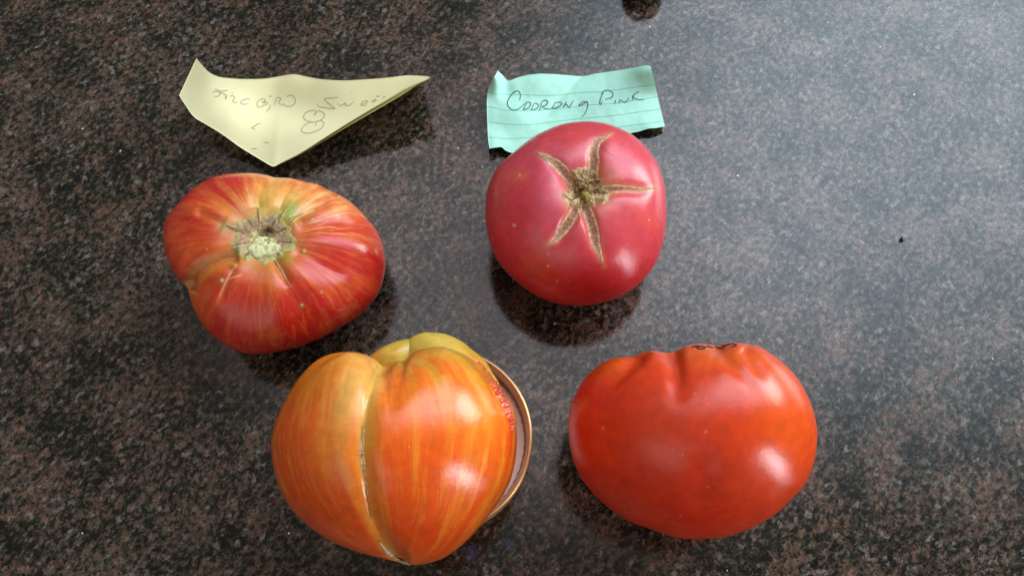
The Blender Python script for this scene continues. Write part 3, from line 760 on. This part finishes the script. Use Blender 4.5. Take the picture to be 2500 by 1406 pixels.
    V, Fc, c = ribbon(b, seam, 13, 0.0003, 9, lambda t: max(0.08, math.sin(math.pi * min(1, 0.12 + t)) ** 0.8 * (1 - 0.75 * sstep(0.3, 0.6, t))), 1.6,
                      lambda t, a, i: 0.0004 + 0.0004 * float(vnoise(np.array(i * .5), np.array(a * 3), 3)) - 0.0006 * a * a,
                      lambda t, a, i: tuple(s2l((150, 40, 30))) if (abs(a - 0.15) < 0.3 and 0.1 < t < 0.38 and float(vnoise(np.array(i * 0.4), np.array(1.0), 12)) > 0.5) else tuple(mixt(s2l((214, 180, 140)), s2l((176, 140, 86)), float(vnoise(np.array(i * .6), np.array(a * 4), 6)))), 2, 0.4)
    mesh_obj('dry_seam', V, Fc, CORK, root, attrs={'pigment': ('FLOAT_COLOR', np.array(c))})
    tear = z3([(668, 1222), (700, 1262), (740, 1305), (790, 1335), (845, 1352)])
    V, Fc, c = ribbon(b, tear, 11, 0.0003, 7, lambda t: max(0.1, math.sin(math.pi * (0.15 + 0.8 * t)) ** 0.8), 1.5,
                      lambda t, a, i: 0.0006 - 0.0008 * a * a, lambda t, a, i: tuple(mixt(s2l((226, 208, 176)), s2l((110, 104, 60)), min(1, max(0, -a) ** 2 * 0.9 + 0.25 * float(vnoise(np.array(i * .7), np.array(a * 4), 6))))), 5, 0.4)
    mesh_obj('torn_seam', V, Fc, CORK, root, attrs={'pigment': ('FLOAT_COLOR', np.array(c))})
    # wet split on the right shoulder
    wet = cork_material('wet_flesh', 0.12, 0, 0.6, 0.5)
    split = z3([(1215, 235), (1262, 285), (1305, 350), (1345, 420), (1378, 490), (1400, 560), (1412, 615)])
    V, Fc, c = ribbon(b, split, 19, 0.0004, 9, lambda t: max(0.06, math.sin(math.pi * (0.08 + 0.86 * t)) ** 0.8), 1.5,
                      lambda t, a, i: 0.0003 + 0.0016 * (float(vnoise(np.array(i * .35), np.array(a * 2.2), 8)) - 0.35) * (1 - a * a) - 0.0003 * a * a,
                      lambda t, a, i: tuple(mixt(mixt(s2l((196, 110, 40)), s2l((192, 26, 26)), sstep(0.1, 0.5, t)), s2l((226, 150, 90)), 0.5 * float(vnoise(np.array(i * .5), np.array(a * 3), 16)))), 4, 0.3)
    mesh_obj('wet_split', V, Fc, wet, root, attrs={'pigment': ('FLOAT_COLOR', np.array(c))})
tomato3()

# ---------------------------------------------------------- tomato 4: plain red, lying on its side
z4 = lambda p: zoompts(p, 1350, 800, 2.604)
T4_OUT = z4([(630,142),(680,145),(750,157),(800,130),(850,110),(920,100),(1000,105),(1035,108),(1090,92),(1160,88),(1230,95),(1310,115),(1390,165),(1470,225),(1550,310),(1610,410),(1655,520),(1680,640),(1680,730),(1665,840),(1635,930),(1580,1030),(1500,1110),(1410,1190),(1310,1250),(1200,1300),(1080,1330),(950,1342),(820,1337),(720,1315),(620,1280),(500,1240),(410,1190),(320,1120),(240,1040),(180,960),(140,880),(110,780),(97,680),(95,600),(115,490),(150,400),(200,320),(260,260),(330,210),(400,185),(460,178),(530,175),(570,158)])
def lobes4(t, l):
    near = np.exp(-((t - 0.6) / 0.55) ** 2)
    return 1 + near * (0.005 * np.cos(7 * l + 1.0) + 0.005 * np.cos(4 * l))
F4 = build_fruit(T4_OUT, (1690, 1075), (-0.25, 0.94, -0.22), 0.80, (0.12, 0.30), lobes4, creases=[
    (z4([(752, 140), (780, 240), (792, 380), (800, 560)]), 0.0020, 21, (0.0, 0.85), 2.0),
    (z4([(535, 170), (470, 235), (390, 320), (330, 450), (310, 620)]), 0.0021, 23, (0.0, 0.85), 2.0),
    (z4([(1035, 95), (1100, 180), (1230, 320), (1300, 520)]), 0.0015, 20, (0.0, 0.85), 2.0),
    (z4([(1200, 110), (1300, 250), (1370, 390)]), 0.0012, 16, (0.1, 0.7), 2.0),
    (z4([(1000, 700), (960, 950), (930, 1250)]), 0.0010, 36, (0.4, 0.3), 2.0),
    (z4([(350, 520), (340, 700), (370, 900)]), 0.0008, 30, (0.3, 0.3), 2.0)])
def tomato4():
    F = F4
    root = thing('tomato', base_point(F), 'plain orange red tomato lying on its side with black marker writing on its far shoulder', 'tomato', 'heirloom tomatoes on the counter')
    px, py = F.px, F.py
    col = np.tile(s2l((206, 56, 20)), (len(px), 1))
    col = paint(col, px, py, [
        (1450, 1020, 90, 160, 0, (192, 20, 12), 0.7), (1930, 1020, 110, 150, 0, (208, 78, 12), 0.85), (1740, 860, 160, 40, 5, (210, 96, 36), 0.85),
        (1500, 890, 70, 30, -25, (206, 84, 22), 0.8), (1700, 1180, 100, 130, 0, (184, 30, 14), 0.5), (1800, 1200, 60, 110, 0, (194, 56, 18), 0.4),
        (1650, 990, 130, 90, 0, (206, 70, 42), 0.55), (1480, 1120, 60, 60, 0, (200, 60, 36), 0.3), (1690, 1280, 200, 50, 0, (190, 32, 12), 0.5)])  # first zone: the ceiling's milky sheen on the centre, painted into the colour
    for (x, y), r in zip(z4([(318, 640), (970, 660), (765, 775), (985, 1012), (895, 415), (970, 450), (940, 440), (880, 480), (985, 490), (810, 1195)]), (4, 3.5, 2.5, 2.5, 2, 2, 1.6, 2, 2, 2.5)):
        dd = np.hypot(px - x, py - y); g = (1 - sstep(r * 0.4, r * 1.2, dd))[:, None] * 0.75
        col = col * (1 - g) + s2l((226, 120, 90)) * g
        F.P += F.N * (0.00025 * (1 - sstep(0, r * 1.3, dd)))[:, None]
    st = np.tile(s2l((206, 66, 24)), (len(px), 1))
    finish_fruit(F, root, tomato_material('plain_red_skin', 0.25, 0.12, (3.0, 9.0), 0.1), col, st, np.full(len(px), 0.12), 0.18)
    b = bvh_of(F)
    z9 = lambda p: zoompts(p, 1650, 800, 12.5)
    ink = plain_material('black_marker_ink', (0.018, 0.008, 0.006), 0.4)
    lines = [z9([(475, 588), (540, 580), (585, 560), (650, 548)]), z9([(625, 600), (645, 565), (760, 568), (860, 585), (905, 600), (860, 632), (760, 648), (680, 642), (630, 606)]),
             z9([(650, 585), (690, 595), (720, 600)]),
             z9([(930, 545), (1000, 572), (1080, 595), (1150, 610)]), z9([(1190, 575), (1290, 610), (1380, 626), (1450, 616), (1490, 600)]),
             z9([(1600, 475), (1500, 490), (1410, 515), (1400, 538), (1470, 548), (1570, 525), (1680, 495), (1760, 495), (1855, 538), (1780, 562), (1680, 592)])]
    strokes('marker_writing', b, lines, 3.2, 0.00012, ink, root, 1.2)
    # dried stem shred at the left shoulder
    V, Fc = [], []
    for pts in ([(532, 160), (552, 152), (575, 158)], [(545, 172), (560, 158), (572, 150)], [(528, 152), (540, 158), (556, 170)]):
        P = catmull(z4(pts), 1.0)
        for i, q in enumerate(P):
            h = hit(b, q[0], q[1] + 6)
            if h is None: continue
            c = h[0] + h[1] * 0.0008 + UP * 0.0012
            for k in range(4):
                a = k * math.pi / 2; V.append(c + RIGHT * 0.00018 * math.cos(a) + UP * 0.00018 * math.sin(a))
            if i and len(V) >= 8 and i > 0:
                o = len(V) - 8
                for k in range(4): Fc.append((o + k, o + (k + 1) % 4, o + 4 + (k + 1) % 4, o + 4 + k))
    if Fc: mesh_obj('stem_shred', V, Fc, plain_material('dry_stem', (0.32, 0.20, 0.11), 0.8), root)
tomato4()

# ---------------------------------------------------------- paper notes
def sheet(top, bottom, hfun, nu=110, nv=50, thick=0.00012):
    A = catmull(top, 1.5); Bq = catmull(bottom, 1.5)
    def resample(C, n):
        L = np.concatenate([[0], np.cumsum(np.hypot(*np.diff(C, axis=0).T))]); s = np.linspace(0, L[-1], n)
        return np.stack([np.interp(s, L, C[:, 0]), np.interp(s, L, C[:, 1])], 1)
    A = resample(A, nu); Bq = resample(Bq, nu)
    v = np.linspace(0, 1, nv)[None, :, None]
    Q = A[:, None] * (1 - v) + Bq[:, None] * v
    x, y = Q[..., 0], Q[..., 1]
    uu = np.linspace(0, 1, nu)[:, None] + 0 * x; vv = v[..., 0] + 0 * x
    P = at(x, y, hfun(uu, vv, x, y)).reshape(-1, 3)
    F = grid_faces(nu, nv)
    G = P.reshape(nu, nv, 3)
    n = np.cross(np.gradient(G, axis=0), np.gradient(G, axis=1)).reshape(-1, 3); n /= np.linalg.norm(n, axis=1)[:, None] + 1e-12
    n *= np.sign((n * (CAM - P)).sum(1))[:, None]
    nP = len(P)
    P2 = P - n * thick
    per = [i * nv for i in range(nu)] + [(nu - 1) * nv + j for j in range(1, nv)] + [i * nv + nv - 1 for i in range(nu - 2, -1, -1)] + [j for j in range(nv - 2, 0, -1)]
    side = [(per[i], per[(i + 1) % len(per)], per[(i + 1) % len(per)] + nP, per[i] + nP) for i in range(len(per))]
    faces = np.vstack([F, F[:, ::-1] + nP, np.array(side)])
    return np.vstack([P, P2]), faces, BVHTree.FromPolygons(P.tolist(), F.tolist())

INK_Y = plain_material('grey_pencil', (0.44, 0.44, 0.29), 0.7)
INK_G = plain_material('dark_pencil', (0.055, 0.085, 0.08), 0.6)
def soft_interp(x, xs, ys, w=34.0):
    return sum(np.interp(x + o * w, xs, ys) for o in (-1, -0.75, -0.5, -0.25, 0, 0.25, 0.5, 0.75, 1)) / 9.0
def yellow_note():
    zy = lambda p: zoompts(p, 420, 120, 3.788)
    top = zy([(225,85),(280,150),(340,210),(430,255),(560,272),(700,278),(870,272),(1000,250),(1130,232),(1250,255),(1400,280),(1600,290),(1800,280),(2000,265),(2170,245),(2340,252),(2384,258)])
    bot = zy([(65,430),(120,515),(200,625),(300,690),(450,780),(640,915),(780,1000),(900,1072),(945,1086),(1000,1058),(1200,955),(1420,815),(1700,640),(2000,462),(2150,372),(2280,315),(2384,272)])
    root = thing('paper_note', tuple(float(q) for q in at(700, 330, 0.0)), 'pale yellow paper scrap curled up off the counter, pencilled Firebird Sweet and 8', 'paper note', 'name notes beside the tomatoes')
    def hf(u, v, x, y):
        ht = soft_interp(x, [430, 480, 560, 720, 860, 960, 1048], [0.017, 0.0205, 0.0180, 0.0190, 0.0220, 0.0255, 0.0270])
        hb = soft_interp(x, [437, 500, 580, 667, 700, 860, 1048], [0.0140, 0.0120, 0.0092, 0.0072, 0.0080, 0.0160, 0.0268])
        h = ht * (1 - v) + hb * v
        h = h - 0.0035 * np.exp(-(((x - 720) / 95) ** 2 + ((y - 262) / 50) ** 2))
        h = h + 0.0016 * np.exp(-((x - 718 + 0.1 * (y - 180)) / 34) ** 2) * (1 - v)
        h = h + 0.0022 * np.exp(-(((x - 560) / 60) ** 2 + ((y - 290) / 60) ** 2))
        h = h + 0.0012 * np.sin(x * 0.021 + y * 0.013)
        return h
    V, F, b = sheet(top, bot, hf, 150, 60)
    mat = paper_material('yellow_paper', (0.96, 0.95, 0.57), 0.08)
    mesh_obj('sheet', V, F, mat, root)
    # the lower leaf, folded back under along the near right edge and resting on the stone
    fold = zy([(930,1086),(1000,1062),(1200,968),(1420,838),(1700,672),(2000,500),(2150,410),(2270,330),(2350,288)])
    back = zy([(880,1000),(960,985),(1150,900),(1380,770),(1660,600),(1960,425),(2110,335),(2200,300),(2310,272)])
    def hb(u, v, x, y):
        xt = x + (y - 240) * 0.0
        top_h = soft_interp(x, [437, 667, 700, 860, 1048], [0.014, 0.0068, 0.0076, 0.0155, 0.0262])
        return np.maximum(top_h * (1 - v) ** 0.9, 0.0004)
    V, F, _ = sheet(fold, back, hb, 80, 24)
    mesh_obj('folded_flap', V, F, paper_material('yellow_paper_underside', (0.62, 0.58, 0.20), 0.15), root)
    L = [[(400,370),(425,383),(460,392),(518,383)], [(378,412),(392,392),(432,400),(446,420),(425,438),(390,440)], [(432,402),(470,412),(498,430),(490,462)],
         [(510,430),(495,468)], [(553,402),(560,414)], [(530,442),(558,432),(580,452),(562,482),(590,498),(604,488)], [(725,465),(690,462),(650,478),(635,498),(660,512),(705,508)],
         [(835,458),(800,480),(785,510),(800,540),(835,530),(862,500),(850,478)], [(820,472),(848,462),(862,478),(834,496),(872,490),(886,505),(860,522)],
         [(912,515),(900,550),(874,580)], [(898,440),(922,437)], [(945,520),(962,472),(985,450),(1008,464),(986,490),(1012,518),(1032,520)],
         [(1035,498),(1042,522),(1090,532),(1130,512),(1142,480),(1125,440),(1095,428),(1060,440)],
         [(1540,447),(1480,455),(1415,460),(1422,482),(1480,530),(1505,552),(1440,548),(1370,535),(1340,515)], [(1535,500),(1548,525),(1582,515),(1602,500),(1608,525),(1650,515),(1682,485)],
         [(1738,520),(1788,505),(1810,488),(1780,480),(1752,505),(1762,526),(1800,522)], [(1850,492),(1888,478),(1880,468),(1856,480),(1858,498)], [(1885,441),(1922,436)], [(1945,452),(1978,440)], [(1655,402),(1664,402)],
         [(1310,680),(1250,665),(1218,638),(1230,600),(1270,575),(1320,570),(1332,590),(1325,612)], [(1308,616),(1350,575),(1398,590),(1410,625),(1380,655),(1320,680)],
         [(1320,672),(1250,690),(1205,730),(1203,765),(1250,780),(1320,765),(1380,735),(1405,690),(1380,665),(1338,672),(1330,712)],
         [(822,690),(790,695),(765,715),(735,730),(772,745)], [(733,922),(786,924)], [(848,862),(900,872)]]
    strokes('handwriting', b, [zy(l) for l in L], 2.3, 0.00008, INK_Y, root, 1.5)
yellow_note()

def green_note():
    zg = lambda p: zoompts(p, 1170, 140, 5.208)
    top = zg([(237,170),(300,230),(378,297),(500,255),(650,222),(820,210),(1100,225),(1310,240),(1500,205),(1800,160),(2100,105),(2182,112)])
    bot = zg([(130,1162),(200,1150),(285,1145),(345,1192),(470,1226),(700,1240),(1000,1200),(1400,1090),(1750,1010),(1940,962),(2030,945),(2150,908),(2250,900),(2366,880)])
    left = np.array(zg([(237,170),(150,330),(118,410),(100,510),(98,680),(104,850),(114,1050),(130,1162)]))
    right = np.array(zg([(2182,112),(2230,300),(2260,430),(2310,650),(2366,880)]))
    root = thing('paper_note', tuple(float(q) for q in at(1400, 270, 0.0)), 'torn mint green lined paper scrap pencilled Coorong Pink, behind the star cracked tomato', 'paper note', 'name notes beside the tomatoes')
    nu, nv = 150, 70
    def rs(C, n):
        L = np.concatenate([[0], np.cumsum(np.hypot(*np.diff(C, axis=0).T))]); s = np.linspace(0, L[-1], n)
        return np.stack([np.interp(s, L, C[:, 0]), np.interp(s, L, C[:, 1])], 1)
    A = rs(catmull(top, 1.5), nu); Bq = rs(catmull(bot, 1.5), nu); Lf = rs(catmull(left, 1.5), nv); Rt = rs(catmull(right, 1.5), nv)
    u = np.linspace(0, 1, nu)[:, None, None]; v = np.linspace(0, 1, nv)[None, :, None]
    Q = (A[:, None] * (1 - v) + Bq[:, None] * v) + (Lf[None] * (1 - u) + Rt[None] * u) - \
        ((A[0] * (1 - u) + A[-1] * u) * (1 - v) + (Bq[0] * (1 - u) + Bq[-1] * u) * v)
    x, y = Q[..., 0], Q[..., 1]
    h = 0.0022 + 0.0026 * np.exp(-(((x - 1330) / 60) ** 2 + ((y - 200) / 40) ** 2)) + 0.0016 * np.sin((x - 1190) * 0.022 + 0.6) * 0.6
    h += 0.009 * np.exp(-(((x - 1208) / 16) ** 2 + ((y - 185) / 30) ** 2))                  # curled corner
    h += -0.0016 * np.exp(-(((x - 1238) / 16) ** 2 + ((y - 222) / 20) ** 2))
    h += 0.0110 * np.exp(-(((x - 1604) / 60) ** 2 + ((y - 170) / 42) ** 2))                 # lifted right corner
    h += -0.0011 * np.exp(-np.abs((x - 1421) + (y - 186) * 0.9) / 14) * (y < 290)           # crease
    h += 0.0014 * np.exp(-(((x - 1270) / 40) ** 2 + ((y - 290) / 40) ** 2)) + 0.003 * sstep(300, 360, y) * np.exp(-((x - 1200) / 30) ** 2)
    h += 0.0010 * (fbm(x * 0.022, y * 0.022, 41) - 0.5) + 0.0022 * np.exp(-(((x - 1600) / 50) ** 2 + ((y - 312) / 22) ** 2))
    h = np.maximum(h, 0.0004)
    P = at(x, y, h).reshape(-1, 3)
    F = grid_faces(nu, nv)
    G = P.reshape(nu, nv, 3); n = np.cross(np.gradient(G, axis=0), np.gradient(G, axis=1)).reshape(-1, 3); n /= np.linalg.norm(n, axis=1)[:, None]
    n *= np.sign(n[:, 2])[:, None]
    per = [i * nv for i in range(nu)] + [(nu - 1) * nv + j for j in range(1, nv)] + [i * nv + nv - 1 for i in range(nu - 2, -1, -1)] + [j for j in range(nv - 2, 0, -1)]
    nP = len(P); side = [(per[i], per[(i + 1) % len(per)], per[(i + 1) % len(per)] + nP, per[i] + nP) for i in range(len(per))]
    mesh_obj('sheet', np.vstack([P, P - n * 0.00012]), np.vstack([F, F[:, ::-1] + nP, np.array(side)]), paper_material('mint_green_paper', (0.43, 0.81, 0.66), 0.08), root)
    b = BVHTree.FromPolygons(P.tolist(), F.tolist())
    line = plain_material('green_ruling', (0.22, 0.57, 0.48), 0.8)
    for ln in ([(118,430),(200,468),(560,478),(930,487),(1300,450),(1570,440),(1900,395),(2236,350)], [(106,625),(250,660),(400,680),(800,670),(1200,635),(1400,607),(1700,590),(2000,545),(2278,505)],
               [(110,822),(350,850),(600,860),(920,828),(1250,785),(1700,745),(2000,702),(2312,660)], [(122,1015),(350,1035),(650,1020),(1000,985),(1500,920),(1850,880),(2345,815)]):
        V, Fc, _ = ribbon(b, zg(ln), 2.0, 0.00006, 2, None, 3)
        mesh_obj('ruled_line', V, Fc, line, root)
    L = [[(512,550),(525,500),(515,450),(490,432),(440,450),(395,500),(360,570),(365,620),(400,660),(440,675),(490,665),(540,630),(585,590)],
         [(590,575),(640,575),(655,600),(630,645),(585,665),(560,665),(575,640),(602,580)], [(695,590),(675,640),(660,670),(710,665),(750,630),(745,600),(700,585)],
         [(795,600),(780,640),(760,680)], [(770,610),(810,560),(850,550),(870,570),(850,610),(805,630),(840,655),(900,660),(940,635)],
         [(965,580),(945,620),(925,655),(970,650),(1030,620),(1050,595),(1030,575),(960,578)], [(1110,570),(1090,600),(1070,640),(1105,600),(1140,640),(1170,600),(1200,550)],
         [(1370,580),(1330,565),(1290,590),(1265,620),(1300,610),(1350,580),(1375,570),(1380,620),(1360,690),(1325,745),(1300,750)],
         [(1580,450),(1550,510),(1530,580),(1545,605),(1560,560)], [(1545,480),(1590,430),(1640,422),(1690,450),(1700,490),(1670,520),(1600,540)],
         [(1735,545),(1722,595)], [(1790,540),(1775,590)], [(1790,540),(1840,575),(1870,570),(1900,520)], [(1965,490),(1945,550)], [(2030,435),(1980,470),(1950,510),(2000,535),(2040,545),(2095,540)]]
    strokes('handwriting', b, [zg(l) for l in L], 2.4, 0.00011, INK_G, root, 1.5)
green_note()

# ---------------------------------------------------------- small things
def crumb():
    c = at(2203, 584, 0.0009)
    V, F = [], []
    rng = np.random.RandomState(3)
    nt, nl = 9, 14
    for i in range(nt):
        for j in range(nl):
            t = math.pi * i / (nt - 1); l = 2 * math.pi * j / nl
            k = 1 + 0.35 * math.sin(3 * l + 2 * t) * math.sin(t) + 0.2 * rng.rand() * math.sin(t)
            V.append((c[0] + 0.0008 * k * math.sin(t) * math.cos(l), c[1] + 0.0010 * k * math.sin(t) * math.sin(l), c[2] + 0.0009 * math.cos(t)))
    o = mesh_obj('crumb', V, grid_faces(nt, nl, wrap=True), plain_material('dark_crumb', (0.008, 0.010, 0.012), 0.25, spec=0.8))
    o['label'] = 'tiny shiny black crumb alone on the bare granite at the right'; o['category'] = 'crumb'
crumb()

def small_fruit():
    r = 0.0107
    g = at(1574, -30, 0.0) ; c = np.array([g[0], g[1], r])
    nt, nl = 40, 64
    t = np.linspace(0, np.pi, nt)[:, None]; l = np.linspace(0, 2 * np.pi, nl, endpoint=False)[None]
    V = np.stack([c[0] + r * 1.04 * np.sin(t) * np.cos(l), c[1] + r * 1.04 * np.sin(t) * np.sin(l), c[2] + r * np.cos(t) + 0 * l], -1).reshape(-1, 3)
    o = mesh_obj('small_round_fruit', V, grid_faces(nt, nl, wrap=True), plain_material('dark_fruit_skin', (0.13, 0.045, 0.02), 0.4))
    o['label'] = 'small dark round fruit just past the top edge, mirrored in the granite'; o['category'] = 'fruit'
small_fruit()
